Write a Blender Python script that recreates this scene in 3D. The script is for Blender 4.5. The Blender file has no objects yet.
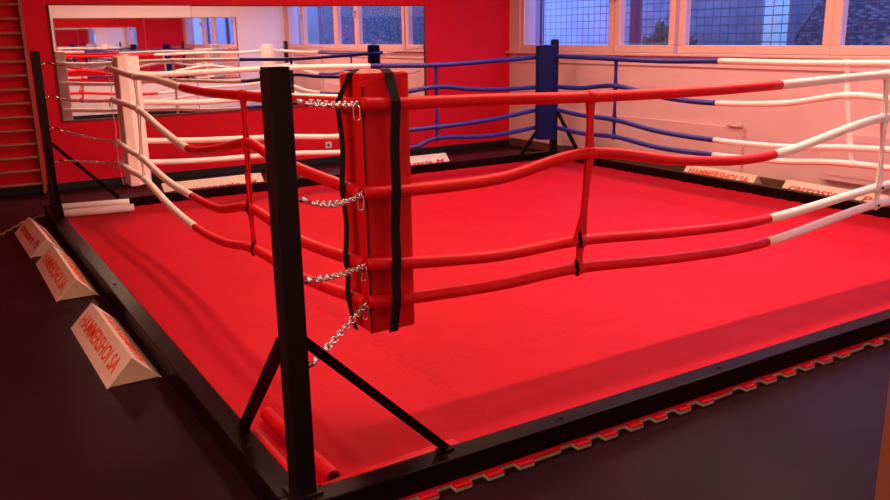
import bpy, bmesh, math, random
from mathutils import Vector, Matrix
random.seed(7)
C = bpy.context.scene.collection
PI = math.pi
V = Vector

# ------------------------------------------------------------------ materials
MATS = {}
def mat(name, col, rough=.5, spec=.5, metal=0, noise=None, bump=None, coat=0, rvar=None, ior=1.5):
    m = bpy.data.materials.new(name); m.use_nodes = True
    nt = m.node_tree; b = nt.nodes['Principled BSDF']
    b.inputs['Base Color'].default_value = (*col, 1)
    b.inputs['Roughness'].default_value = rough
    b.inputs['Specular IOR Level'].default_value = spec
    b.inputs['Metallic'].default_value = metal
    b.inputs['IOR'].default_value = ior
    if coat: b.inputs['Coat Weight'].default_value = coat
    tc = nt.nodes.new('ShaderNodeTexCoord')
    if noise:                                   # (scale, strength)
        n = nt.nodes.new('ShaderNodeTexNoise'); n.inputs['Scale'].default_value = noise[0]
        n.inputs['Detail'].default_value = 5
        nt.links.new(tc.outputs['Object'], n.inputs['Vector'])
        r = nt.nodes.new('ShaderNodeMapRange')
        r.inputs['From Min'].default_value = .3; r.inputs['From Max'].default_value = .7
        r.inputs['To Min'].default_value = 1-noise[1]; r.inputs['To Max'].default_value = 1+noise[1]
        nt.links.new(n.outputs['Fac'], r.inputs['Value'])
        mx = nt.nodes.new('ShaderNodeVectorMath'); mx.operation = 'SCALE'
        mx.inputs[0].default_value = col
        nt.links.new(r.outputs['Result'], mx.inputs['Scale'])
        nt.links.new(mx.outputs[0], b.inputs['Base Color'])
    if rvar:                                    # (scale, lo, hi)
        n3 = nt.nodes.new('ShaderNodeTexNoise'); n3.inputs['Scale'].default_value = rvar[0]
        n3.inputs['Detail'].default_value = 4
        nt.links.new(tc.outputs['Object'], n3.inputs['Vector'])
        r3 = nt.nodes.new('ShaderNodeMapRange')
        r3.inputs['From Min'].default_value = .35; r3.inputs['From Max'].default_value = .65
        r3.inputs['To Min'].default_value = rvar[1]; r3.inputs['To Max'].default_value = rvar[2]
        nt.links.new(n3.outputs['Fac'], r3.inputs['Value']); nt.links.new(r3.outputs['Result'], b.inputs['Roughness'])
    if bump:                                    # (scale, strength)
        n2 = nt.nodes.new('ShaderNodeTexNoise'); n2.inputs['Scale'].default_value = bump[0]; n2.inputs['Detail'].default_value = 4
        nt.links.new(tc.outputs['Object'], n2.inputs['Vector'])
        bp = nt.nodes.new('ShaderNodeBump'); bp.inputs['Strength'].default_value = bump[1]; bp.inputs['Distance'].default_value = .01
        nt.links.new(n2.outputs['Fac'], bp.inputs['Height']); nt.links.new(bp.outputs['Normal'], b.inputs['Normal'])
    MATS[name] = m
    return m
RED = (.53, .0075, .020)
mat('red_foam', RED, .6, .06, noise=(3, .05), bump=(60, .15))
mat('red_vinyl', (.66, .008, .014), .45, .16, noise=(6, .08), bump=(25, .12))
mat('red_dark_vinyl', (.34, .008, .012), .5, .35, noise=(8, .1))
mat('white_vinyl', (.90, .84, .76), .42, .4, noise=(6, .04))
mat('white_pad', (.84, .76, .68), .5, .4, noise=(6, .05), bump=(15, .1))
mat('blue_vinyl', (.014, .018, .20), .4, .45, noise=(6, .1))
mat('blue_pad', (.007, .010, .080), .7, .08, noise=(6, .12), bump=(15, .1))
mat('black_paint', (.011, .004, .005), .30, .5, noise=(8, .2), ior=1.11)
mat('black_post', (.009, .005, .006), .45, .2, noise=(8, .2))
mat('black_web', (.010, .008, .009), .8, .2)
mat('velcro', (.006, .005, .006), .95, .1)
mat('chrome', (.75, .72, .70), .22, .5, 1)
mat('cream_core', (.42, .37, .25), .8, .2)
mat('green_base', (.02, .035, .018), .85, .2)
mat('black_floor', (.022, .007, .011), .4, .5, noise=(2.5, .2), bump=(90, .03), rvar=(1.5, .30, .36), ior=1.10)
mat('dark_foam', (.040, .010, .014), .55, .3, noise=(4, .2))
mat('red_wall', (.68, .010, .026), .65, .1, noise=(2, .03), bump=(40, .05))
mat('salmon_wall', (.74, .47, .47), .7, .2, noise=(3, .03), bump=(80, .08))
mat('pale_wall', (.88, .82, .82), .7, .25, noise=(3, .03), bump=(80, .08))
mat('ceiling_white', (.80, .74, .68), .85, .2)
mat('skirting_black', (.012, .010, .011), .45, .4)
mat('shade_brown', (.30, .13, .08), .6, .2)  # brown stands in for shade on the pale wall's end
mat('skirting_brown', (.13, .055, .035), .5, .4, noise=(12, .2))
mat('frame_wood', (.74, .42, .36), .45, .4, noise=(5, .04))
mat('bar_wood', (.30, .09, .045), .45, .4, noise=(14, .15))
mat('sign_board', (.80, .66, .52), .55, .35, noise=(9, .05))
mat('sign_edge', (.55, .40, .27), .7, .25, noise=(9, .08))
mat('sign_text_orange', (.80, .10, .03), .6, .3)
mat('sign_text_red', (.60, .03, .045), .6, .3)
mat('mirror_glass', (.93, .92, .92), .015, .5, 1)
mat('mirror_edge', (.10, .04, .04), .5, .4)
mat('socket_white', (.80, .74, .68), .4, .4)
mat('outside_wall', (.22, .25, .29), .85, .2, noise=(2.2, .12), bump=(30, .3))
mat('outside_dull', (.13, .15, .19), .85, .2, noise=(3, .25), bump=(30, .3))
mat('outside_ground', (.12, .12, .13), .9, .2, noise=(6, .3))
mat('wire_grey', (.09, .11, .15), .6, .3)
mat('outside_post', (.10, .06, .10), .7, .3)
mat('pale_concrete', (.46, .66, .62), .8, .2, noise=(8, .08))
mat('leaf_green', (.05, .09, .04), .8, .2, noise=(12, .4))
# stones of the bank outside
m = mat('stone_bank', (.2, .2, .25), .9, .2, bump=(14, .8))
nt = m.node_tree; b = nt.nodes['Principled BSDF']
tc = nt.nodes.new('ShaderNodeTexCoord'); vo = nt.nodes.new('ShaderNodeTexVoronoi'); vo.inputs['Scale'].default_value = 16
mp = nt.nodes.new('ShaderNodeMapping'); mp.inputs['Scale'].default_value = (1, .6, 1.8)
cr = nt.nodes.new('ShaderNodeValToRGB')
cr.color_ramp.elements[0].position = .05; cr.color_ramp.elements[0].color = (.17, .21, .27, 1)
cr.color_ramp.elements[1].position = .55; cr.color_ramp.elements[1].color = (.045, .05, .075, 1)
nt.links.new(tc.outputs['Object'], mp.inputs['Vector']); nt.links.new(mp.outputs[0], vo.inputs['Vector'])
nt.links.new(vo.outputs['Distance'], cr.inputs['Fac']); nt.links.new(cr.outputs['Color'], b.inputs['Base Color'])
# clear window glass
m = bpy.data.materials.new('window_glass'); m.use_nodes = True; nt = m.node_tree; nt.nodes.clear()
o_ = nt.nodes.new('ShaderNodeOutputMaterial'); mixs = nt.nodes.new('ShaderNodeMixShader')
tr = nt.nodes.new('ShaderNodeBsdfTransparent'); tr.inputs['Color'].default_value = (.93, .95, .96, 1)
gl = nt.nodes.new('ShaderNodeBsdfGlossy'); gl.inputs['Roughness'].default_value = .02
mixs.inputs['Fac'].default_value = .06
nt.links.new(tr.outputs[0], mixs.inputs[1]); nt.links.new(gl.outputs[0], mixs.inputs[2]); nt.links.new(mixs.outputs[0], o_.inputs[0])
MATS['window_glass'] = m
# lamp diffuser
m = bpy.data.materials.new('lamp_glow'); m.use_nodes = True; nt = m.node_tree; nt.nodes.clear()
o_ = nt.nodes.new('ShaderNodeOutputMaterial'); em = nt.nodes.new('ShaderNodeEmission')
em.inputs['Color'].default_value = (1, .62, .42, 1); em.inputs['Strength'].default_value = 12
nt.links.new(em.outputs[0], o_.inputs[0]); MATS['lamp_glow'] = m

# ------------------------------------------------------------------ mesh helpers
class MB:
    def __init__(s): s.bm = bmesh.new(); s.mi = 0
    def _f(s, vs, smooth=False):
        try: f = s.bm.faces.new(vs)
        except ValueError: return None
        f.material_index = s.mi; f.smooth = smooth; return f
    def box(s, x0, x1, y0, y1, z0, z1, bev=0, M=None):
        b2 = bmesh.new(); bmesh.ops.create_cube(b2, size=1)
        for v in b2.verts:
            v.co = V(((x0+x1)/2+v.co.x*(x1-x0), (y0+y1)/2+v.co.y*(y1-y0), (z0+z1)/2+v.co.z*(z1-z0)))
        if bev: bmesh.ops.bevel(b2, geom=list(b2.edges), offset=bev, segments=2, affect='EDGES', profile=.6)
        s._merge(b2, M, bev > 0); return s
    def _merge(s, b2, M=None, smooth=False):
        mp = {}
        for v in b2.verts: mp[v] = s.bm.verts.new(M @ v.co if M else v.co)
        for f in b2.faces:
            nf = s._f([mp[v] for v in f.verts], False)
        b2.free()
    def prism(s, pts, d, M=None, bev=0):        # polygon of 3-D points pushed along d
        b2 = bmesh.new(); d = V(d)
        a = [b2.verts.new(V(p)) for p in pts]; c = [b2.verts.new(V(p)+d) for p in pts]
        b2.faces.new(a); b2.faces.new(c[::-1]); n = len(pts)
        for i in range(n): b2.faces.new((a[i], c[i], c[(i+1) % n], a[(i+1) % n]))
        bmesh.ops.recalc_face_normals(b2, faces=b2.faces)
        if bev: bmesh.ops.bevel(b2, geom=list(b2.edges), offset=bev, segments=2, affect='EDGES', profile=.6)
        s._merge(b2, M); return s
    def tube(s, pts, r, n=12, cap=True, closed=False, flat=None, up=None):
        pts = [V(p) for p in pts]; L = len(pts); rings = []
        prev = None
        for i, p in enumerate(pts):
            if closed: t = (pts[(i+1) % L]-pts[i-1]).normalized()
            else: t = (pts[min(i+1, L-1)]-pts[max(i-1, 0)]).normalized()
            if prev is None:
                u = V(up) if up else (V((0, 0, 1)) if abs(t.z) < .9 else V((1, 0, 0)))
            else: u = prev
            u = (u-t*u.dot(t)).normalized(); prev = u
            w = t.cross(u)
            rr = r[i] if isinstance(r, (list, tuple)) else r
            ru, rw = (rr, rr) if not flat else (rr*flat[0], rr*flat[1])
            rings.append([s.bm.verts.new(p+u*math.cos(2*PI*k/n)*ru+w*math.sin(2*PI*k/n)*rw) for k in range(n)])
        m = L if closed else L-1
        for i in range(m):
            A, B = rings[i], rings[(i+1) % L]
            for k in range(n): s._f((A[k], A[(k+1) % n], B[(k+1) % n], B[k]), True)
        if cap and not closed: s._f(rings[0][::-1]); s._f(rings[-1])
        return s
    def ribbon(s, pts, side, w, th):            # flat strap along pts; side = width direction
        side = V(side).normalized(); pts = [V(p) for p in pts]; L = len(pts); rings = []
        for i, p in enumerate(pts):
            t = (pts[min(i+1, L-1)]-pts[max(i-1, 0)]).normalized(); nn = t.cross(side).normalized()
            ww = w[i] if isinstance(w, (list, tuple)) else w
            rings.append([s.bm.verts.new(p+side*a*ww/2+nn*c*th/2) for a, c in ((1, 1), (-1, 1), (-1, -1), (1, -1))])
        for i in range(L-1):
            for k in range(4): s._f((rings[i][k], rings[i][(k+1) % 4], rings[i+1][(k+1) % 4], rings[i+1][k]))
        s._f(rings[0][::-1]); s._f(rings[-1]); return s
    def lathe(s, prof, ctr, n=24):
        ctr = V(ctr); rings = []
        for r, z in prof: rings.append([s.bm.verts.new(ctr+V((r*math.cos(2*PI*k/n), r*math.sin(2*PI*k/n), z))) for k in range(n)])
        for i in range(len(rings)-1):
            for k in range(n): s._f((rings[i][k], rings[i][(k+1) % n], rings[i+1][(k+1) % n], rings[i+1][k]), True)
        s._f(rings[0][::-1]); s._f(rings[-1]); return s
    def build(s, name, mats, parent=None, loc=None):
        bmesh.ops.recalc_face_normals(s.bm, faces=s.bm.faces)
        me = bpy.data.meshes.new(name); s.bm.to_mesh(me); s.bm.free()
        for k in (mats if isinstance(mats, (list, tuple)) else [mats]): me.materials.append(MATS[k])
        o = bpy.data.objects.new(name, me); C.objects.link(o)
        if parent is not None: o.parent = parent
        if loc: o.location = loc
        return o
def tag(o, label, cat, group=None, kind=None):
    if label: o['label'] = label
    if cat: o['category'] = cat
    if group: o['group'] = group
    if kind: o['kind'] = kind
    return o
def thing(name, label, cat, group=None, loc=(0, 0, 0)):
    o = bpy.data.objects.new(name, None); o.empty_display_size = .1; C.objects.link(o); o.location = loc
    return tag(o, label, cat, group)
def part(mb, name, m, root, label=None):
    # parts are modelled in world space; shift them by the root's place
    off = root.location
    for v in mb.bm.verts: v.co -= off
    o = mb.build(name, m, root)
    if label: o['label'] = label
    return o
def struct(mb, name, m, label=None):
    o = mb.build(name, m); o['kind'] = 'structure'
    if label: o['label'] = label
    return o
def spline(cp, per=8):                           # Catmull-Rom through the points
    cp = [V(p) for p in cp]; P = [cp[0]*2-cp[1]]+cp+[cp[-1]*2-cp[-2]]; out = []
    for i in range(1, len(P)-2):
        a, b_, c, d = P[i-1], P[i], P[i+1], P[i+2]
        for k in range(per):
            t = k/per
            out.append(.5*((2*b_)+(c-a)*t+(2*a-5*b_+4*c-d)*t*t+(3*b_-a-3*c+d)*t**3))
    out.append(cp[-1]); return out

# ------------------------------------------------------------------ dimensions (metres, z = 0 close to the ring mat)
FZ = -.035; MZ = -.010; HB = .0775
A_, B_ = 5.798, 5.884; W_ = .0915; E_ = .507
RX, BY = 6.25, 7.45; NY = -1.176; LX = -3.2; CH = 2.80; RCY = -4.2

# ------------------------------------------------------------------ the room
struct(MB().box(LX-.1, RX+.1, RCY-.1, BY+.1, FZ-.1, FZ), 'floor', 'black_floor')
struct(MB().box(LX-.1, RX+.1, RCY-.1, BY+.1, CH, CH+.1), 'ceiling', 'ceiling_white')
struct(MB().box(LX-.1, RX, BY, BY+.12, FZ, CH), 'wall_back', 'red_wall')
struct(MB().box(LX-.1, LX, RCY, BY, FZ, CH), 'wall_left', 'red_wall')
struct(MB().box(1.30, RX, NY-.12, NY, FZ, CH, bev=.004), 'wall_near', 'pale_wall')
struct(MB().box(1.285, 1.30, NY-.122, NY+.004, FZ, CH, bev=.003), 'wall_end_shade', 'shade_brown', 'added brown strip painting shade on the end of the near wall')  # added strip: the pale wall end's dimness is painted brown here
struct(MB().box(LX, 1.42, RCY-.1, RCY, FZ, CH), 'wall_entrance', 'pale_wall')
struct(MB().box(1.30, 1.42, RCY, NY-.12, FZ, CH), 'wall_side', 'pale_wall')
# right wall with one long band of windows
WB, WT = 1.285, 2.55; WY0, WY1 = -1.05, 7.22
mb = MB()
mb.box(RX, RX+.28, NY, BY, FZ, WB); mb.box(RX, RX+.28, NY, BY, WT, CH)
mb.box(RX, RX+.28, WY1, BY+.12, WB, WT); mb.box(RX, RX+.28, NY-.12, WY0, WB, WT)
struct(mb, 'wall_right', 'salmon_wall')
struct(MB().box(LX, RX-.015, BY-.018, BY, FZ, .045, bev=.003), 'baseboard_back', 'skirting_black')
struct(MB().box(RX-.018, RX, NY, BY-.02, FZ, .075, bev=.003), 'baseboard_right', 'skirting_brown')
struct(MB().box(1.30, RX-.02, NY, NY+.016, FZ, .06, bev=.003), 'baseboard_near', 'skirting_black')
struct(MB().box(LX, LX+.016, RCY, BY-.02, FZ, .06, bev=.003), 'baseboard_left', 'skirting_black')
struct(MB().box(RX-.075, RX+.05, NY+.002, BY-.002, WB-.028, WB, bev=.006), 'trim_1', 'frame_wood', 'long pale window sill board')
struct(MB().box(RX-.022, RX, NY+.002, BY-.002, 1.145, 1.175, bev=.004), 'trim_2', 'salmon_wall', 'thin ledge under the sill')

# windows: wide and narrow sashes in pairs
panes = [(5.447, 7.148), (4.476, 5.265), (2.567, 4.250), (1.62, 2.395), (-.10, 1.44), (-.97, -.27)]
wn = 1
for (y0, y1) in panes:
    ya, yb = y0-.085, y1+.085
    if y0 < -.5: ya = y0-.07
    fx0, fx1 = RX+.02, RX+.11
    mb = MB(); z0, z1 = WB, WT; g0 = 1.372; g1 = WT-.09
    mb.box(fx0, fx1, ya, yb, z0, g0, bev=.006); mb.box(fx0, fx1, ya, yb, g1, z1, bev=.006)
    mb.box(fx0, fx1, ya, y0, g0, g1, bev=.006); mb.box(fx0, fx1, y1, yb, g0, g1, bev=.006)
    fr = struct(mb, 'window_%d' % wn, 'frame_wood')
    g = MB().box(RX+.035, RX+.041, y0-.01, y1+.01, g0-.01, g1+.01).build('pane', 'window_glass', fr)
    h = MB(); hy = y0-.05 if wn % 2 else y1+.05
    h.box(fx0-.03, fx0, hy-.012, hy+.012, 1.95, 1.99, bev=.003); h.box(fx0-.045, fx0-.028, hy-.01, hy+.01, 1.86, 1.99, bev=.003)
    h.build('handle', 'chrome', fr)
    wn += 1

# wall casings low on the right wall
def casing(y0, y1, z0, z1, d, lab):
    t = thing('wall_panel', lab, 'panel', loc=(RX, (y0+y1)/2, z0))
    part(MB().box(RX-d, RX, y0, y1, z0, z1, bev=.006), 'panel_board', 'salmon_wall', t)
    return t
t = casing(3.34, 6.2, .085, .55, .035, 'long pale boxed casing low on the window wall, nearer the blue corner')
mb = MB(); mb.tube([(RX-.05, 3.36, .565), (RX-.05, 3.50, .565)], .014, 10)
for yy in (3.36, 3.50): mb.lathe([(.01, 0), (.026, .004), (.026, .035), (.012, .045)], (RX-.05, yy, .555), 12)
part(mb, 'valve', 'salmon_wall', t)
t = casing(.9, 2.40, .16, .60, .09, 'deeper pale radiator casing on the window wall, nearer the doorless end')
t['label'] = 'deep pale radiator casing hanging on the window wall, nearer the neutral corner'
part(MB().box(RX-.095, RX-.085, .95, 2.35, .21, .55), 'front_panel', 'salmon_wall', t)

# mirrors: three sheets on the red wall, two on the near wall
def mirror(name, lab, xs, z0, z1, y, sgn, yaws):
    t = thing(name, lab, 'mirror', loc=((xs[0]+xs[-1])/2, y, z0))
    for i in range(len(xs)-1):
        a, b_ = xs[i]+.002, xs[i+1]-.002; cx = (a+b_)/2
        M = Matrix.Translation((cx, y+sgn*.012, 0)) @ Matrix.Rotation(yaws[i], 4, 'Z')
        mb = MB(); hw = (b_-a)/2
        zt = z1 - (.006 if i % 2 else 0)
        mb.box(-hw, hw, -.003, .003, z0, zt, M=M)
        part(mb, 'mirror_sheet', 'mirror_glass', t)
    mb = MB(); x0, x1 = xs[0], xs[-1]; d0, d1 = sorted((y+sgn*.001, y+sgn*.022))
    mb.box(x0-.012, x0, d0, d1, z0-.012, z1+.012); mb.box(x1, x1+.012, d0, d1, z0-.012, z1+.012)
    mb.box(x0, x1, d0, d1, z1, z1+.012); mb.box(x0, x1, d0, d1, z0-.012, z0)
    part(mb, 'edge_trim', 'mirror_edge', t)
mirror('wall_mirror', 'wide mirror hung on the red wall behind the ring', [.353, 1.818, 3.385, 4.856], .706, 1.892, BY, -1, [.0, .0, .0])
mirror('wall_mirror', 'wide mirror on the pale near wall, seen inside the other mirror', [1.50, 3.2, 4.50, 5.13], .70, 1.955, NY, 1, [0, 0, 0])

# wall bars, far left on the red wall
def wall_bars(x0, x1, lab):
    t = thing('wall_bars', lab, 'wall bars', 'gymnastic wall bars on the red wall', loc=((x0+x1)/2, BY-.1, FZ))
    for x in (x0, x1):
        part(MB().box(x-.016, x+.016, BY-.115, BY-.001, FZ, 2.45, bev=.005), 'upright', 'bar_wood', t)
    for k in range(17):
        z = .071+k*.1407
        part(MB().tube([(x0+.01, BY-.085, z), (x1-.01, BY-.085, z)], .0165, 10, flat=(1, 1.25)), 'rung', 'bar_wood', t)
wall_bars(-.82, .075, 'wooden wall bars at the left edge, nearest the mirror')
wall_bars(-1.75, -.86, 'wooden wall bars further left along the red wall')
def socket(x, z, lab):
    t = thing('wall_socket', lab, 'socket', loc=(x, BY, z))
    part(MB().box(x-.04, x+.04, BY-.012, BY, z-.04, z+.04, bev=.003), 'cover_plate', 'socket_white', t)
    part(MB().lathe([(.0, 0), (.02, 0), (.02, .003), (.016, .003)], (0, 0, 0), 14), 'outlet', 'skirting_brown', t)
    o = t.children[-1]; 
    for v in o.data.vertices: v.co = V((v.co.x+t.location.x, v.co.y+t.location.y, v.co.z+t.location.z))
    M = Matrix.Translation((0, -.012, 0)) @ Matrix.Rotation(PI/2, 4, 'X')
    for v in o.data.vertices: v.co = M @ v.co
socket(3.41, .194, 'small white wall socket low on the red wall under the mirror')

# ceiling strip lamps
def strip_lamp(x0, x1, y0, y1, lab, watts, z=CH):
    cx, cy = (x0+x1)/2, (y0+y1)/2
    t = thing('strip_lamp', lab, 'lamp', 'fluorescent strip lamps on the ceiling', (cx, cy, z))
    part(MB().box(x0, x1, y0, y1, z-.05, z, bev=.004), 'housing', 'socket_white', t)
    i = .02
    part(MB().box(x0+i, x1-i, y0+i, y1-i, z-.085, z-.0505, bev=.006), 'diffuser', 'lamp_glow', t)
    ld = bpy.data.lights.new('lamp_light', 'AREA'); ld.shape = 'RECTANGLE'; ld.size = x1-x0-.04; ld.size_y = y1-y0-.04
    ld.energy = watts; ld.color = LAMP
    lo = bpy.data.objects.new('lamp_light', ld); C.objects.link(lo); lo.location = (cx, cy, z-.09)
LAMP = (1, .66, .50)
strip_lamp(1.30, 5.0, .72, .88, 'long strip lamp over the near ropes of the ring', 78)
strip_lamp(1.75, 5.0, 5.02, 5.20, 'long strip lamp over the back ropes of the ring', 42)
strip_lamp(4.88, 5.06, 1.3, 4.6, 'long strip lamp over the window-side ropes of the ring', 32)
strip_lamp(1.42, 1.62, 1.6, 5.2, 'long strip lamp over the left half of the ring', 30)
strip_lamp(-1.9, -1.7, -2.0, .4, 'long added fill lamp left of the ring near the entrance', 90)  # added front fill, an unseen source brightening the faces toward the camera

# ------------------------------------------------------------------ outside the windows
struct(MB().box(RX+.3, 12, -5, 16, .1, .2), 'ground_outside', 'outside_ground')
struct(MB().box(8.6, 8.8, 8.0, 16, .2, 3.0), 'wall_outside', 'outside_wall', 'pale wall across the light well')
struct(MB().box(8.6, 8.8, 4.66, 8.0, .2, 3.0), 'wall_outside', 'outside_dull', 'dull violet wall across the light well')
t = thing('concrete_pillar', 'bright narrow concrete pillar outside the wide second window pair', 'pillar', loc=(8.1, 4.49, .2))
part(MB().box(8.0, 8.2, 4.38, 4.60, .2, 3.0, bev=.01), 'shaft', 'pale_concrete', t)
part(MB().box(7.97, 8.23, 4.35, 4.63, 3.0, 3.06, bev=.01), 'cap', 'pale_concrete', t)
struct(MB().box(6.6, 9.6, -5.2, -5.0, .2, 3.2), 'wall_outside', 'outside_wall', 'pale wall closing the light well')
t = thing('stone_bank', 'rough dark stone bank sloping up outside the windows', 'stone bank', loc=(8.4, 2, .2))
part(MB().prism([(8.3, -4, .2), (8.3, 4.35, .2), (8.3, 4.35, 1.42), (8.3, 3.4, 2.7), (8.3, -4, 2.7)], (.25, 0, 0)), 'stone_face', 'stone_bank', t)
t = thing('bank_wall', 'pale boundary wall standing behind the stone bank', 'wall', loc=(10, 1, .2))
part(MB().box(9.6, 9.8, -5, 8.5, .2, 3.2), 'wall_slab', 'outside_wall', t)
for lab, px_, y0, y1 in (('dark post outside, by the window nearest the red wall', 7.2, 7.93, 8.16), ('dark post outside between the first two panes', 7.2, 5.92, 6.02)):
    t = thing('fence_post', lab, 'post', 'fence posts outside', loc=(px_, (y0+y1)/2, .2))
    part(MB().box(px_-.04, px_+.04, y0, y1, .2, 3.4, bev=.006), 'shaft', 'outside_post', t)
    part(MB().box(px_-.05, px_+.05, y0-.01, y1+.01, 3.4, 3.43, bev=.004), 'cap', 'outside_post', t)
def wire_screen(y0, y1, x, lab):
    t = thing('wire_mesh_screen', lab, 'wire mesh', 'wire mesh screens outside', loc=(x, (y0+y1)/2, .2))
    mb = MB(); z = 1.2
    while z < 3.2: mb.box(x-.003, x+.003, y0, y1, z-.006, z+.006); z += .095
    y = y0
    while y < y1: mb.box(x-.003, x+.003, y-.003, y+.003, 1.1, 3.2); y += .12
    part(mb, 'wire_grid', 'wire_grey', t)
    mb = MB()
    for yy in (y0, y1): mb.box(x-.012, x+.012, yy-.012, yy+.012, .2, 3.25)
    mb.box(x-.012, x+.012, y0, y1, 3.23, 3.25); part(mb, 'frame', 'wire_grey', t)
wire_screen(6.04, 7.90, 7.2, 'wire mesh screen outside the window nearest the red wall')
wire_screen(2.4, 5.86, 7.2, 'wire mesh screen outside the second pair of windows')
t = thing('shrub', 'small dark green shrub outside the narrow window', 'shrub', loc=(8.0, 6.3, .2))
for k in range(1): 
    bm = bmesh.new(); bmesh.ops.create_icosphere(bm, subdivisions=4, radius=1)
    for v in bm.verts:
        n = v.co.normalized(); q = .8+.25*math.sin(n.x*9+n.z*7)*math.cos(n.y*8)+.12*math.sin(n.z*23+n.y*17)
        v.co = V((8.0+n.x*.3*q, 6.1+n.y*.5*q, .95+n.z*.72*q))
    mb = MB(); mb.bm = bm; part(mb, 'foliage', 'leaf_green', t)
    part(MB().tube([(8.0, 6.1, .2), (8.0, 6.1, .6)], .03, 8), 'stem', 'bar_wood', t)

# ------------------------------------------------------------------ floor mats of the ring
PX, PY = (A_+.045)/6, (B_+.115)/6
NT = 14
def tile_outline():
    pts = []; d = .0085
    # bottom edge (y=0): teeth stick out at even slots
    for side in range(4):
        for k in range(NT):
            for e in (0, 1):
                f = (k+e)/NT
                out = (k % 2 == 0) if side in (0, 3) else (k % 2 == 1)
                o = d if out else -d
                u = 0.004 if (out and 0) else 0
                if side == 0: p = (f*PX, -o)
                elif side == 1: p = (PX+o*1, f*PY)
                elif side == 2: p = ((1-f)*PX, PY+o)
                else: p = (-o, (1-f)*PY)
                pts.append(p)
    # tidy corners: drop doubled points
    res = []
    for p in pts:
        if not res or (abs(p[0]-res[-1][0])+abs(p[1]-res[-1][1])) > 1e-6: res.append(p)
    return res
def tile_mesh():
    g = .0007
    # keep a hair of air between neighbours
    d = .019; pts = []
    def edge(fn, n, inv):
        for k in range(n):
            out = (k % 2 == 0) != inv
            o = (d if out else -d) if 0 < k < n-1 else 0
            sh = (-g if out else g) if 0 < k < n-1 else 0
            pts.append(fn((k)/n, o-g, -sh)); pts.append(fn((k+1)/n, o-g, sh))
    edge(lambda f, o, s: (max(min(f*PX+s, PX-g), g), -o), NT, False)
    edge(lambda f, o, s: (PX+o, max(min(f*PY+s, PY-g), g)), NT, False)
    edge(lambda f, o, s: (max(min((1-f)*PX-s, PX-g), g), PY+o), NT, False)
    edge(lambda f, o, s: (-o, max(min((1-f)*PY-s, PY-g), g)), NT, False)
    bm = bmesh.new(); zs = (MZ, MZ-.007, MZ-.019, FZ)
    rings = [[bm.verts.new((x, y, z)) for x, y in pts] for z in zs]
    bm.faces.new(rings[0]).material_index = 0
    bm.faces.new(rings[-1][::-1]).material_index = 2
    n = len(pts)
    for L in range(3):
        for i in range(n):
            f = bm.faces.new((rings[L][i], rings[L+1][i], rings[L+1][(i+1) % n], rings[L][(i+1) % n])); f.material_index = L
    bmesh.ops.recalc_face_normals(bm, faces=bm.faces)
    me = bpy.data.meshes.new('foam_tile'); bm.to_mesh(me); bm.free()
    for k in ('red_foam', 'cream_core', 'green_base'): me.materials.append(MATS[k])
    return me
tm = tile_mesh()
rows = ['nearest', 'second', 'third', 'fourth', 'fifth', 'farthest']
cols = ['first', 'second', 'third', 'fourth', 'fifth', 'last']
for j in range(6):
    for i in range(6):
        o = bpy.data.objects.new('foam_tile', tm); C.objects.link(o)
        o.location = (-.045+i*PX, -.115+j*PY, 0)
        tag(o, 'red foam puzzle tile, %s row from the near beam, %s counting from the left beam' % (rows[j], cols[i]), 'floor tile', 'red foam puzzle tiles of the ring mat')

# loose dark mats behind the ring, toothed along the visible edge
def loose_mat(P, lab):
    mb = MB(); out = []
    for i in range(len(P)):
        a, b_ = V((*P[i], 0)), V((*P[(i+1) % len(P)], 0)); L = (b_-a).length; n = max(2, int(L/.07)); t = (b_-a)/n; nrm = V((t.y, -t.x, 0)).normalized()
        for k in range(n):
            o = .008 if k % 2 else -.008
            out.append(a+t*k+t*.02+nrm*o); out.append(a+t*(k+1)-t*.02+nrm*o)
    bm = mb.bm; zs = (FZ+.022, FZ+.014, FZ+.005, FZ)
    rg = [[bm.verts.new((p.x, p.y, z)) for p in out] for z in zs]; n = len(out)
    mb._f(rg[0])
    mb.mi = 3; mb._f(rg[-1][::-1])
    for L in range(3):
        mb.mi = (1, 2, 3)[L]
        for i in range(n): mb._f((rg[L][i], rg[L+1][i], rg[L+1][(i+1) % n], rg[L][(i+1) % n]))
    o = mb.build('floor_mat', ['dark_foam', 'red_foam', 'cream_core', 'green_base'])
    tag(o, lab, 'floor mat')
loose_mat([(-.60, 5.18), (-.30, 5.78), (-.13, 6.00), (5.9, 6.0), (5.9, 6.86), (-.13, 6.93), (-2.9, 6.93), (-2.9, 3.2), (-1.45, 4.0)], 'dark foam floor mat with toothed edge below the wall bars and red wall')

# ------------------------------------------------------------------ the frame
def beam(x0, x1, y0, y1, zb, lab, flanges):
    t = thing('frame_beam', lab, 'beam', 'black steel beams framing the ring', ((x0+x1)/2, (y0+y1)/2, zb))
    part(MB().box(x0, x1, y0, y1, zb, HB, bev=.006), 'rail', 'black_paint', t)
    mb = MB()
    for (bx, by) in flanges: mb.lathe([(.011, HB), (.011, HB+.004), (.006, HB+.006)], (bx, by, 0), 6)
    part(mb, 'bolt_heads', 'black_web', t)
    return t
beam(-W_, A_+W_, -W_, 0, MZ, 'black steel beam along the near side of the ring', [(1.05, -.05), (1.95, -.05), (3.9, -.05)])
beam(-W_, 0, .002, B_+W_, FZ+.003, 'black steel beam along the left side, beside the advertising boards', [(-.05, .40), (-.05, 1.3), (-.05, 2.9)])
beam(.002, A_+W_, B_, B_+W_, FZ+.022, 'black steel beam along the back, in front of the red wall', [(1.9, B_+.05), (3.9, B_+.05)])
beam(A_, A_+W_, .002, B_-.002, FZ+.003, 'black steel beam along the window side', [(A_+.05, 1.9), (A_+.05, 3.9)])

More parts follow.
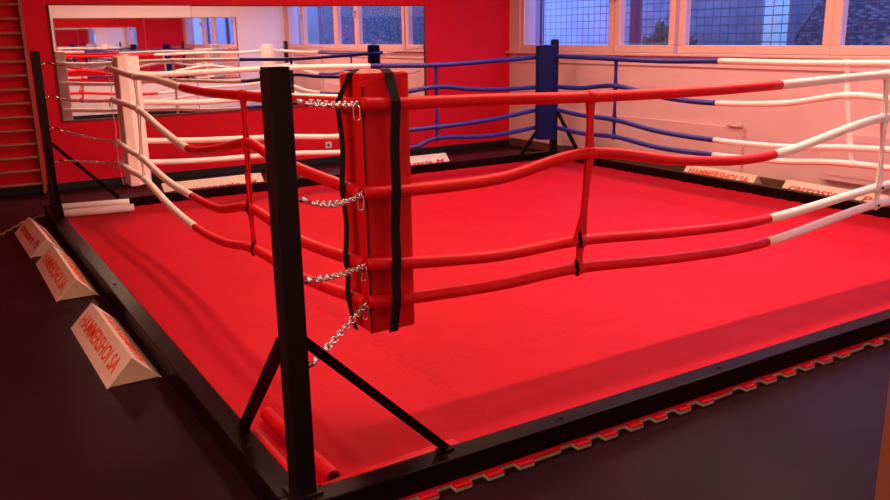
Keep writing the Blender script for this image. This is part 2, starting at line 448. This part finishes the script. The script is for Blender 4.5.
# ------------------------------------------------------------------ posts with two braces each
def post(px_, py, sx, sy, lab, bl, zt1=.60, zt2=.60):
    hb = HB; s = .0362
    t = thing('ring_post', lab, 'post', 'black ring corner posts', (px_, py, hb))
    part(MB().box(px_-s, px_+s, py-s, py+s, hb, 1.445, bev=.007), 'shaft', 'black_post', t)
    part(MB().box(px_-s+.003, px_+s-.003, py-s+.003, py+s-.003, 1.4452, 1.452, bev=.002), 'post_cap', 'black_post', t)
    part(MB().box(px_-s-.016, px_+s+.016, py-s-.016, py+s+.016, hb, hb+.008, bev=.002), 'foot_plate', 'black_post', t)
    for (dx, dy, zt) in ((sx*bl, 0, zt1), (0, sy*bl, zt2)):
        ox, oy = (sx*s if dx else 0), (sy*s if dy else 0)
        a = V((px_+ox, py+oy, zt)); e = V((px_+dx, py+dy, hb+.012))
        if dx: a.y = e.y = py-sy*.02
        else: a.x = e.x = px_-sx*.02
        side = (0, 1, 0) if dx else (1, 0, 0)
        part(MB().ribbon([a, e], side, .032, .032), 'brace', 'black_paint', t)
        mb = MB(); f = e
        mb.box(f.x-.03, f.x+.03, f.y-.018, f.y+.018, hb, hb+.008, bev=.002) if dx else mb.box(f.x-.018, f.x+.018, f.y-.03, f.y+.03, hb, hb+.008, bev=.002)
        part(mb, 'brace_foot', 'black_paint', t)
    for z in (1.34, 1.055, .78, .48):          # eyelets for the chains
        c0 = V((px_+sx*(s+.014)*.9, py+sy*(s+.014)*.9, z)); u = V((sx, sy, 0)).normalized()
        pts = [c0+u*.016*math.cos(k*PI/6)+V((0, 0, 1))*.016*math.sin(k*PI/6) for k in range(12)]
        part(MB().tube(pts, .005, 8, closed=True), 'eyelet', 'chrome', t)
    return t
post(-.004, .0, 1, 1, 'nearest black ring post with two slanting braces, in front of the red corner', .54)
post(.0, B_, 1, -1, 'black ring post behind the white corner, beside the wall bars', .55, .64, .64)
post(A_, B_, -1, -1, 'black ring post behind the blue corner pad', .48, .58, .58)
post(A_, 0, -1, 1, 'black ring post at the neutral corner, seen in the mirror', .54)

# ------------------------------------------------------------------ ropes
RR = .0255
SIDES = {
 'near': dict(ax=0, fixed=E_, words='near side', c0='red', c1='white', sw=2.955, rope=[
    [(E_, 1.286), (.72, 1.277), (1.155, 1.268), (1.65, 1.252), (2.3, 1.243), (2.955, 1.246), (3.93, 1.262), (4.6, 1.25), (5.291, 1.285)],
    [(E_, .946), (.72, .934), (1.155, .936), (1.65, 1.001), (2.3, .905), (2.955, .877), (3.93, 1.011), (4.6, .93), (5.291, .95)],
    [(E_, .662), (.72, .633), (1.155, .597), (1.62, .598), (2.3, .545), (2.955, .526), (3.95, .592), (4.6, .60), (5.291, .665)],
    [(E_, .504), (.72, .484), (1.155, .464), (1.60, .466), (2.3, .410), (2.955, .394), (3.95, .487), (4.6, .46), (5.291, .49)]]),
 'left': dict(ax=1, fixed=E_, words='left side', c0='red', c1='white', sw=3.03, rope=[
    [(E_, 1.286), (1.2, 1.262), (1.86, 1.248), (2.44, 1.233), (3.0, 1.237), (3.73, 1.262), (4.40, 1.262), (4.9, 1.28), (5.377, 1.302)],
    [(E_, .946), (1.0, .955), (1.52, .981), (1.86, 1.007), (2.48, .905), (3.05, .856), (3.7, .92), (4.40, 1.014), (5.377, 1.031)],
    [(E_, .662), (1.2, .62), (1.88, .658), (2.44, .560), (3.03, .545), (3.7, .56), (4.42, .633), (4.9, .645), (5.377, .668)],
    [(E_, .504), (1.2, .44), (1.86, .437), (2.44, .36), (3.05, .340), (3.7, .38), (4.42, .470), (4.9, .47), (5.377, .482)]]),
 'back': dict(ax=0, fixed=5.377, words='back side', c0='white', c1='blue', sw=3.0, rope=[
    [(E_, 1.290), (.84, 1.235), (1.4, 1.24), (2.05, 1.25), (3.0, 1.236), (3.79, 1.219), (4.5, 1.24), (5.291, 1.268)],
    [(E_, 1.02), (.74, 1.0), (1.3, .97), (2.05, .985), (3.0, .93), (3.78, .991), (4.21, .949), (4.7, .925), (5.291, .93)],
    [(E_, .668), (.70, .661), (1.22, .628), (2.05, .595), (2.68, .554), (3.78, .566), (4.5, .60), (5.291, .686)],
    [(E_, .482), (1.21, .440), (2.05, .428), (2.67, .392), (3.45, .37), (3.78, .448), (4.5, .42), (5.291, .483)]]),
 'right': dict(ax=1, fixed=5.291, words='window side', c0='white', c1='blue', sw=2.91, rope=[
    [(E_, 1.285), (1.6, 1.263), (2.2, 1.255), (2.91, 1.257), (3.6, 1.245), (4.25, 1.254), (4.8, 1.265), (5.377, 1.274)],
    [(E_, .95), (1.0, .985), (1.6, 1.018), (2.2, .92), (2.95, .879), (3.6, .90), (4.25, .979), (4.8, .935), (5.377, .93)],
    [(E_, .665), (1.58, .608), (2.2, .555), (2.91, .542), (3.6, .56), (4.24, .627), (4.8, .64), (5.377, .686)],
    [(E_, .49), (1.56, .485), (2.2, .43), (2.91, .405), (3.6, .40), (4.22, .450), (4.8, .44), (5.377, .483)]]),
}
ORD = ['top', 'second', 'third', 'bottom']
def P3(sd, u, z): return V((u, sd['fixed'], z)) if sd['ax'] == 0 else V((sd['fixed'], u, z))
def rope_z(sd, i, u):
    r = sd['rope'][i]
    for (a, za), (b_, zb) in zip(r, r[1:]):
        if a <= u <= b_: return za+(zb-za)*(u-a)/(b_-a)
    return r[-1][1]
CW = {'red': 'red_vinyl', 'white': 'white_vinyl', 'blue': 'blue_vinyl'}
for key, sd in SIDES.items():
    for i in range(4):
        pts = spline([P3(sd, u, z) for u, z in sd['rope'][i]], 8)
        ax = sd['ax']; sw = sd['sw']
        A = [p for p in pts if p[ax] < sw-.03]; B = [p for p in pts if p[ax] > sw+.03]
        k = len(A); mid = A[-1].lerp(B[0], (sw-A[-1][ax])/(B[0][ax]-A[-1][ax]))
        A.append(mid); B = [mid+(B[0]-mid).normalized()*.001]+B
        t = thing('ring_rope', '%s rope on the %s of the ring, %s sleeve then %s' % (ORD[i], sd['words'], sd['c0'], sd['c1']), 'rope', 'padded ring ropes', A[0].copy())
        rA = [RR]*len(A); rB = [RR-.0008]*len(B)
        def slv(P, R, c):
            mb = MB().tube(P, R, 14)
            part(mb, 'rope_sleeve', CW[c], t, c+' rope sleeve')
        slv(A, rA, sd['c0']); slv(B, rB, sd['c1'])

# ------------------------------------------------------------------ rope spacers
def spacer(key, u, color, words, us=None, fork=False):
    sd = SIDES[key]; ax = sd['ax']; us = us or [u]*4
    C_ = [P3(sd, us[i], rope_z(sd, i, us[i])) for i in range(4)]
    al = V((1, 0, 0)) if ax == 0 else V((0, 1, 0)); nrm = V((0, 1, 0)) if ax == 0 else V((1, 0, 0))
    t = thing('rope_spacer', '%s rope spacer %s' % (color, words), 'rope spacer', 'rope spacers tying the ropes together', C_[3]-V((0, 0, .04)))
    m = CW[color]
    for i in range(4):                           # loop round each rope
        mb = MB().tube([C_[i]-al*.024, C_[i]-al*.018, C_[i]+al*.018, C_[i]+al*.024], [.0275, .0305, .0305, .0275], 14)
        part(mb, 'loop', m, t)
    mb = MB()
    for off in (-.007, .007):
        cp = []; ws = []
        for i in range(3):
            a, b_ = C_[i], C_[i+1]; n = 6
            for k in range(n+1):
                f = k/n; p = a.lerp(b_, f); h = math.sin(PI*f)
                cp.append(p+nrm*off*(1.6-h*.9)); ws.append(.042-.014*h if i != 0 else .040-.008*h)
        mb.ribbon(cp, al, ws, .006)
    part(mb, 'strap', m, t)
    if fork:                                      # second tail, splayed from the third rope
        a, b_ = C_[1].lerp(C_[2], .45), C_[2]-al*.055
        mb = MB().ribbon([a-nrm*.016, a.lerp(b_, .5)-al*.004-nrm*.018, b_-nrm*.02+V((0, 0, .02)), b_-nrm*.024-V((0, 0, .015))], al, .02, .005)
        part(mb, 'tail', m, t)
        for (c0, sh) in ((C_[2], .03), (C_[3], .025)):
            mb = MB().ribbon([c0-al*.026-nrm*.014+V((0, 0, sh+.022)), c0-al*.024-nrm*.030+V((0, 0, .0)), c0-al*.016-nrm*.016-V((0, 0, .03))], al, .018, .005)
            part(mb, 'fastener', 'velcro' if color == 'red' else m, t, 'black hook-and-loop fastener' if color == 'red' else None)
            if color == 'white': part(MB().box(*[q for k in range(3) for q in ((c0-nrm*.036-al*.02)[k]-.006, (c0-nrm*.036-al*.02)[k]+.006)]), 'snap', 'velcro', t, 'small dark snap')
spacer('near', 1.65, 'red', 'on the near ropes, in front of the open mat', [1.65, 1.652, 1.615, 1.60], True)
spacer('near', 3.93, 'white', 'on the near ropes at the right edge', [3.92, 3.94, 3.97, 3.95], True)
spacer('left', 1.86, 'red', 'on the left ropes just behind the nearest post', [1.86, 1.855, 1.88, 1.855], True)
spacer('left', 4.40, 'white', 'on the left ropes beside the white corner pad', [4.38, 4.36, 4.45, 4.42])
spacer('back', 3.785, 'blue', 'on the back ropes in front of the red wall')
spacer('back', 2.08, 'white', 'on the back ropes hidden behind the nearest post')
spacer('right', 4.25, 'blue', 'on the window-side ropes below the narrow window')
spacer('right', 1.60, 'white', 'on the window-side ropes below the right windows', [1.66, 1.63, 1.56, 1.53])

# ------------------------------------------------------------------ corner pads
def pad(cx, cy, sx, sy, z0, z1, m, lab, strap_m, strap_w, seam_m, s=.205):
    # cx, cy = rope corner; sx, sy point into the ring
    d = .028; ch = .075
    P = lambda u, v, z: V((cx+sx*(d+u), cy+sy*(d+v), z))
    t = thing('corner_pad', lab, 'corner pad', 'padded corner cushions', P(s/2, s/2, z0))
    pts = [P(0, 0, z0), P(s, 0, z0), P(s, ch, z0), P(ch, s, z0), P(0, s, z0)]
    part(MB().prism(pts, (0, 0, z1-z0), bev=.012), 'cushion', m, t)
    # raised top flap folded over the corner
    zt = z1
    mb = MB(); c = P(.075, .075, zt+.012)
    ring = [P(-.004, -.004, zt-.055), P(s*.5, -.004, zt-.012), P(s+.003, -.003, zt-.006), P(s+.003, ch, zt-.006), P(ch, s+.003, zt-.006), P(-.003, s+.003, zt-.006), P(-.004, s*.5, zt-.012)]
    vs = [mb.bm.verts.new(p) for p in ring]; vc = mb.bm.verts.new(c)
    for i in range(len(vs)): mb._f((vs[i], vs[(i+1) % len(vs)], vc), True)
    part(mb, 'top_flap', m, t)
    part(MB().tube([P(-.001, -.001, z0+.004), P(-.001, -.001, z1-.05)], .0035, 6), 'seam_piping', seam_m, t)
    zr = sorted([SIDES['near']['rope'][i][0][1] for i in range(4)], reverse=True)
    for ax in (0, 1):
        u = .115 if ax == 0 else .095
        n = 60; cp = []
        for k in range(n+1):
            z = z1-.004+(z0-z1+.01)*k/n
            q = [z1-.01]+zr+[z0]; hb_ = [0, .0575, .0575, .0575, .0575, .028]
            for a_ in range(5):
                if q[a_+1] <= z <= q[a_]:
                    f = (q[a_]-z)/(q[a_]-q[a_+1]); bulge = hb_[a_]+(hb_[a_+1]-hb_[a_])*f-(.012*math.sin(PI*f)**1.5*min(1, (q[a_]-q[a_+1])/.3) if 0 < a_ < 4 else 0)
                    break
            else: bulge = 0 if z > 1 else .028
            off = -.004-bulge
            wob = -.032*(z1-z)/(z1-z0) if ax == 0 else -.012*(z1-z)/(z1-z0)
            cp.append(P(u+wob, off, z) if ax == 0 else P(off, u+wob, z))
        cp.insert(0, P(u, .03, z1+.010) if ax == 0 else P(.03, u, z1+.010))
        side = (1, 0, 0) if ax == 0 else (0, 1, 0)
        part(MB().ribbon(cp, side, strap_w, .004), 'strap', strap_m, t)
    return t
pad(E_, E_, 1, 1, .352, 1.398, 'red_vinyl', 'red corner pad with black webbing straps, behind the nearest post', 'black_web', .040, 'black_web')
pad(E_, 5.377, 1, -1, .300, 1.40, 'white_pad', 'white corner pad at the far left of the ring', 'white_vinyl', .012, 'white_vinyl')
pad(5.291, 5.377, -1, -1, .335, 1.39, 'blue_pad', 'blue corner pad at the far right by the windows', 'blue_vinyl', .012, 'blue_vinyl', .178)
pad(5.291, E_, -1, 1, .335, 1.39, 'white_pad', 'white neutral corner pad, seen only in the mirror', 'white_vinyl', .012, 'white_vinyl')

# ------------------------------------------------------------------ chains from posts to ropes
def link_mesh(L, W, r):
    mb = MB(); n = 20; pts = []
    for k in range(n):
        a = 2*PI*k/n; x = math.cos(a)*W/2; y = math.sin(a)*W/2
        x += (L-W)/2*(1 if math.cos(a) >= 0 else -1)
        pts.append((x, y, 0))
    mb.tube(pts, r, 7, closed=True)
    me = bpy.data.meshes.new('chain_link'); mb.bm.to_mesh(me); mb.bm.free(); me.materials.append(MATS['chrome'])
    return me
LK = link_mesh(.040, .022, .0036)
QL = link_mesh(.058, .024, .0034)
WORD = {(0, 0): 'red corner', (0, 1): 'white corner', (1, 1): 'blue corner', (1, 0): 'neutral corner'}
def chain(p0, p1, sag, lab, detail):
    p0, p1 = V(p0), V(p1)
    t = thing('rope_chain', lab, 'chain', 'chrome chains tying the ropes to the posts', p0.copy())
    D = p1-p0; L = D.length; u = D.normalized()
    tb = .10 if detail else .08
    f = lambda s: p0+D*s-V((0, 0, 1))*sag*4*s*(1-s)
    # turnbuckle next to the post
    a = f(0.02); b_ = f(tb/L+.02)
    mb = MB().tube([a, a.lerp(b_, .18), a.lerp(b_, .2), a.lerp(b_, .8), a.lerp(b_, .82), b_], [.0045, .0045, .010, .010, .0045, .0045], 6)
    part(mb, 'turnbuckle', 'chrome', t)
    pitch = .0315; n = int((L-tb-.02)/pitch); s0 = tb/L+.02; M_all = []
    for k in range(n+1):
        s = s0+(1-s0)*(k+.3)/(n+.6)
        p = f(s); q = f(min(1, s+.01)) - f(max(0, s-.01)); q.normalize()
        z = V((0, 0, 1)); y = z.cross(q).normalized(); z2 = q.cross(y)
        R = Matrix((q, y, z2)).transposed().to_4x4() @ Matrix.Rotation((PI/2 if k % 2 else 0)+random.uniform(-.35, .35)+.5, 4, 'X')
        M_all.append(Matrix.Translation(p-t.location) @ R)
    if detail:
        for M in M_all:
            o = bpy.data.objects.new('link', LK); C.objects.link(o); o.parent = t; o.matrix_local = M
    else:
        bm = bmesh.new()
        for M in M_all:
            n0 = len(bm.verts); bm.from_mesh(LK); bm.verts.ensure_lookup_table()
            for v in bm.verts[n0:]: v.co = M @ v.co
        me = bpy.data.meshes.new('chain_links'); bm.to_mesh(me); bm.free(); me.materials.append(MATS['chrome'])
        o = bpy.data.objects.new('chain_links', me); C.objects.link(o); o.parent = t
    # quick link hanging at the rope end
    o = bpy.data.objects.new('quick_link', QL); C.objects.link(o); o.parent = t
    pe = f(.985)-V((0, 0, .032))-t.location
    cx = 1 if p1.x > p0.x else -1; cy = 1 if p1.y > p0.y else -1
    w = V((-cx, -cy, 0)).normalized()*.008
    h = V((cx, -cy, 0)).normalized()
    o.matrix_local = Matrix.Translation(pe+w) @ Matrix((V((0, 0, 1)), h, V((0, 0, 1)).cross(h))).transposed().to_4x4() @ Matrix.Rotation(.4, 4, 'X')
PZ = {(0, 0): (1.345, 1.045, .775, .475), (0, 1): (1.355, 1.075, .78, .50), (1, 1): (1.34, 1.0, .72, .5), (1, 0): (1.34, 1.0, .72, .5)}
RZ = {(0, 0): (1.286, .946, .662, .504), (0, 1): (1.302, 1.031, .668, .482), (1, 1): (1.271, .93, .686, .483), (1, 0): (1.285, .95, .665, .49)}
for (ix, iy), w in WORD.items():
    sx = 1-2*ix; sy = 1-2*iy
    px_, py = ix*A_, iy*B_; rx = E_ if ix == 0 else 5.291; ry = E_ if iy == 0 else 5.377
    for i in range(4):
        chain((px_+sx*.065, py+sy*.065, PZ[(ix, iy)][i]), (rx-sx*.012, ry-sy*.012, RZ[(ix, iy)][i]), (.006, .03, .012, .004)[i],
              'chrome chain from the post to the %s rope at the %s' % (ORD[i], w), (ix, iy) == (0, 0))

# ------------------------------------------------------------------ spare padding tubes lying on the mat
def foam_tube(a, b_, r, m, lab, name='foam_tube'):
    a, b_ = V(a), V(b_); u = (b_-a).normalized()
    t = thing(name, lab, 'padding tube', 'spare rope padding tubes', a.lerp(b_, .5)-V((0, 0, r)))
    part(MB().tube([a, a+u*.004, b_-u*.004, b_], [r*.9, r, r, r*.9], 20, cap=False), 'sleeve', m, t)
    mb = MB()
    for p, q in ((a, u), (b_, -u)):
        mb.tube([p+q*.002, p+q*.03], [r*.9, r*.5], 20, cap=False)
        mb.tube([p+q*.03, p+q*.032], r*.5, 16)
    part(mb, 'end_bore', 'red_dark_vinyl' if 'red' in m else 'white_vinyl', t)
foam_tube((.040, 5.700, MZ+.037), (.630, 5.622, MZ+.037), .036, 'white_vinyl', 'white padding tube lying on the mat, nearer of the two')
foam_tube((.035, 5.838, .062), (.620, 5.765, .055), .035, 'white_vinyl', 'white padding tube leaning on the back beam, farther of the two')
foam_tube((.080, .048, MZ+.031), (.640, .075, MZ+.031), .030, 'red_vinyl', 'red padding tube lying along the near beam')
foam_tube((.140, .760, MZ+.029), (.160, .125, MZ+.029), .028, 'red_vinyl', 'red padding tube pointing back behind the nearest post')
foam_tube((.032, .58, MZ+.031), (.032, .20, MZ+.031), .029, 'red_vinyl', 'short red padding tube along the left beam')

# ------------------------------------------------------------------ advertising boards
FONT = None
def text_mesh(s, size, shear=0, bold=0, sx=1.0):
    cu = bpy.data.curves.new('lettering', 'FONT'); cu.body = s; cu.size = size; cu.align_x = 'CENTER'; cu.align_y = 'CENTER'
    cu.shear = shear; cu.extrude = .0008; cu.offset = bold; cu.resolution_u = 3
    o = bpy.data.objects.new('tmp', cu); C.objects.link(o)
    dg = bpy.context.evaluated_depsgraph_get(); dg.update()
    me = bpy.data.meshes.new_from_object(o.evaluated_get(dg)); bpy.data.objects.remove(o)
    for v in me.vertices: v.co.x *= sx
    me.name = 'lettering'; return me
def adboard(loc, rz, L, txt, m, lab, size=.10, shear=0, bold=.002, low=.5, width=.25, h=.128, sx=1.0, faces=(0, 1)):
    # ridge along local x; two sloping faces
    t = thing('advertising_board', lab, 'advertising board', 'white prism advertising boards', loc)
    t.rotation_euler = (0, 0, rz)
    w = width/2; th = .006
    pr = [(-L/2+.003, -w+.008, .004), (-L/2+.003, w-.008, .004), (-L/2+.003, 0, h-.010)]
    MB().prism(pr, (L-.006, 0, 0)).build('end_filler', 'sign_edge', t)
    for sgn in (1, -1):
        n = V((0, -sgn*h, w)).normalized(); n = V((0, sgn*h, w)).normalized()
        a0, a1 = V((-L/2, sgn*w, 0)), V((-L/2, 0, h))
        inn = -n*th
        pr = [a0, a1, a1+V((0, 0, -th*1.1)), a0+V((0, -sgn*th*1.2, 0))]
        p_ = MB().prism(pr, (L, 0, 0)).build('face_board', 'sign_board', t)
        if (0 if sgn < 0 else 1) in faces:
            up = (V((0, 0, h))-V((0, sgn*w, 0))).normalized(); xd = up.cross(n)
            c = V((0, sgn*w, 0))*(1-low)+V((0, 0, h))*low + n*.0012
            words = [text_mesh(q, size, shear, bold) for q in txt.split(' ')]
            ext = [(min(v.co.x for v in me.vertices), max(v.co.x for v in me.vertices)) for me in words]
            gap = size*.33; tot = sum(e[1]-e[0] for e in ext)+gap*(len(ext)-1); k = L*.86/tot; x = -tot/2
            for me, e in zip(words, ext):
                wl = e[1]-e[0]; me.materials.clear(); me.materials.append(MATS[m])
                for v in me.vertices: v.co.x = (v.co.x-(e[0]+e[1])/2)*k
                o = bpy.data.objects.new('lettering', me); C.objects.link(o); o.parent = p_
                o.matrix_local = Matrix.Translation(c+xd*(x+wl/2)*k) @ Matrix((xd, up, n)).transposed().to_4x4()
                x += wl+gap
                o['label'] = ('orange' if 'orange' in m else 'dark red')+' lettering'
    return t
H_ = 'HAMMERSHOI SA'
adboard((-.236, 2.035, FZ), PI/2+.012, 1.01, H_, 'sign_text_orange', 'white prism board with orange HAMMERSHOI SA lettering, nearest one beside the left beam', .115)
adboard((-.240, 3.66, FZ), PI/2+.0, 1.08, H_, 'sign_text_orange', 'white prism board with orange HAMMERSHOI SA lettering, middle one beside the left beam', .115)
adboard((-.262, 4.905, FZ), PI/2+.02, 1.0, 'carrosserie Ph', 'sign_text_red', 'white prism board with dark red lettering, farthest one beside the left beam', .10, shear=.3)
adboard((1.575, 6.302, FZ+.022), .03, 1.06, 'carrosserie M', 'sign_text_red', 'white prism board behind the back beam, left one below the mirror', .075, shear=.2, bold=.002, low=.36)
adboard((4.02, 6.385, FZ+.022), .02, .98, 'carrosserie M', 'sign_text_red', 'white prism board behind the back beam, right of the red corner pad', .075, shear=.2, bold=.002, low=.36)
adboard((6.07, 3.46, FZ), -PI/2-.03, .93, H_, 'sign_text_orange', 'white prism board with orange lettering below the window wall, by the blue corner side', .095, bold=.0035, low=.62, h=.158)
adboard((6.07, 2.16, FZ), -PI/2-.02, 1.04, 'carrosserie Ph', 'sign_text_red', 'white prism board with dark red lettering below the window wall, the one nearer the camera', .095, shear=.3, low=.62, h=.158)

# ------------------------------------------------------------------ daylight
w = bpy.data.worlds.new('World'); bpy.context.scene.world = w; w.use_nodes = True
bg = w.node_tree.nodes['Background']; bg.inputs['Color'].default_value = (.22, .34, 1.0, 1); bg.inputs['Strength'].default_value = 8.5

# ------------------------------------------------------------------ camera
cam = bpy.data.cameras.new('Camera'); co = bpy.data.objects.new('Camera', cam); C.objects.link(co)
y, p, r = map(math.radians, (-31.47183, -14.52357, -1.00851))
fw = V((-math.sin(y)*math.cos(p), math.cos(y)*math.cos(p), math.sin(p)))
rt = V((math.cos(y), math.sin(y), 0)); up = rt.cross(fw)
rt2 = rt*math.cos(r)+up*math.sin(r); up2 = -rt*math.sin(r)+up*math.cos(r)
co.matrix_world = Matrix.Translation((-.8810, -2.3603, 1.53427)) @ Matrix((rt2, up2, -fw)).transposed().to_4x4()
cam.sensor_width = 36; cam.lens = 833.0*36/890; cam.clip_start = .05
sc = bpy.context.scene; sc.camera = co
sc.view_settings.view_transform = 'Standard'; sc.view_settings.look = 'None'
sc.view_settings.exposure = 0; sc.view_settings.gamma = 1
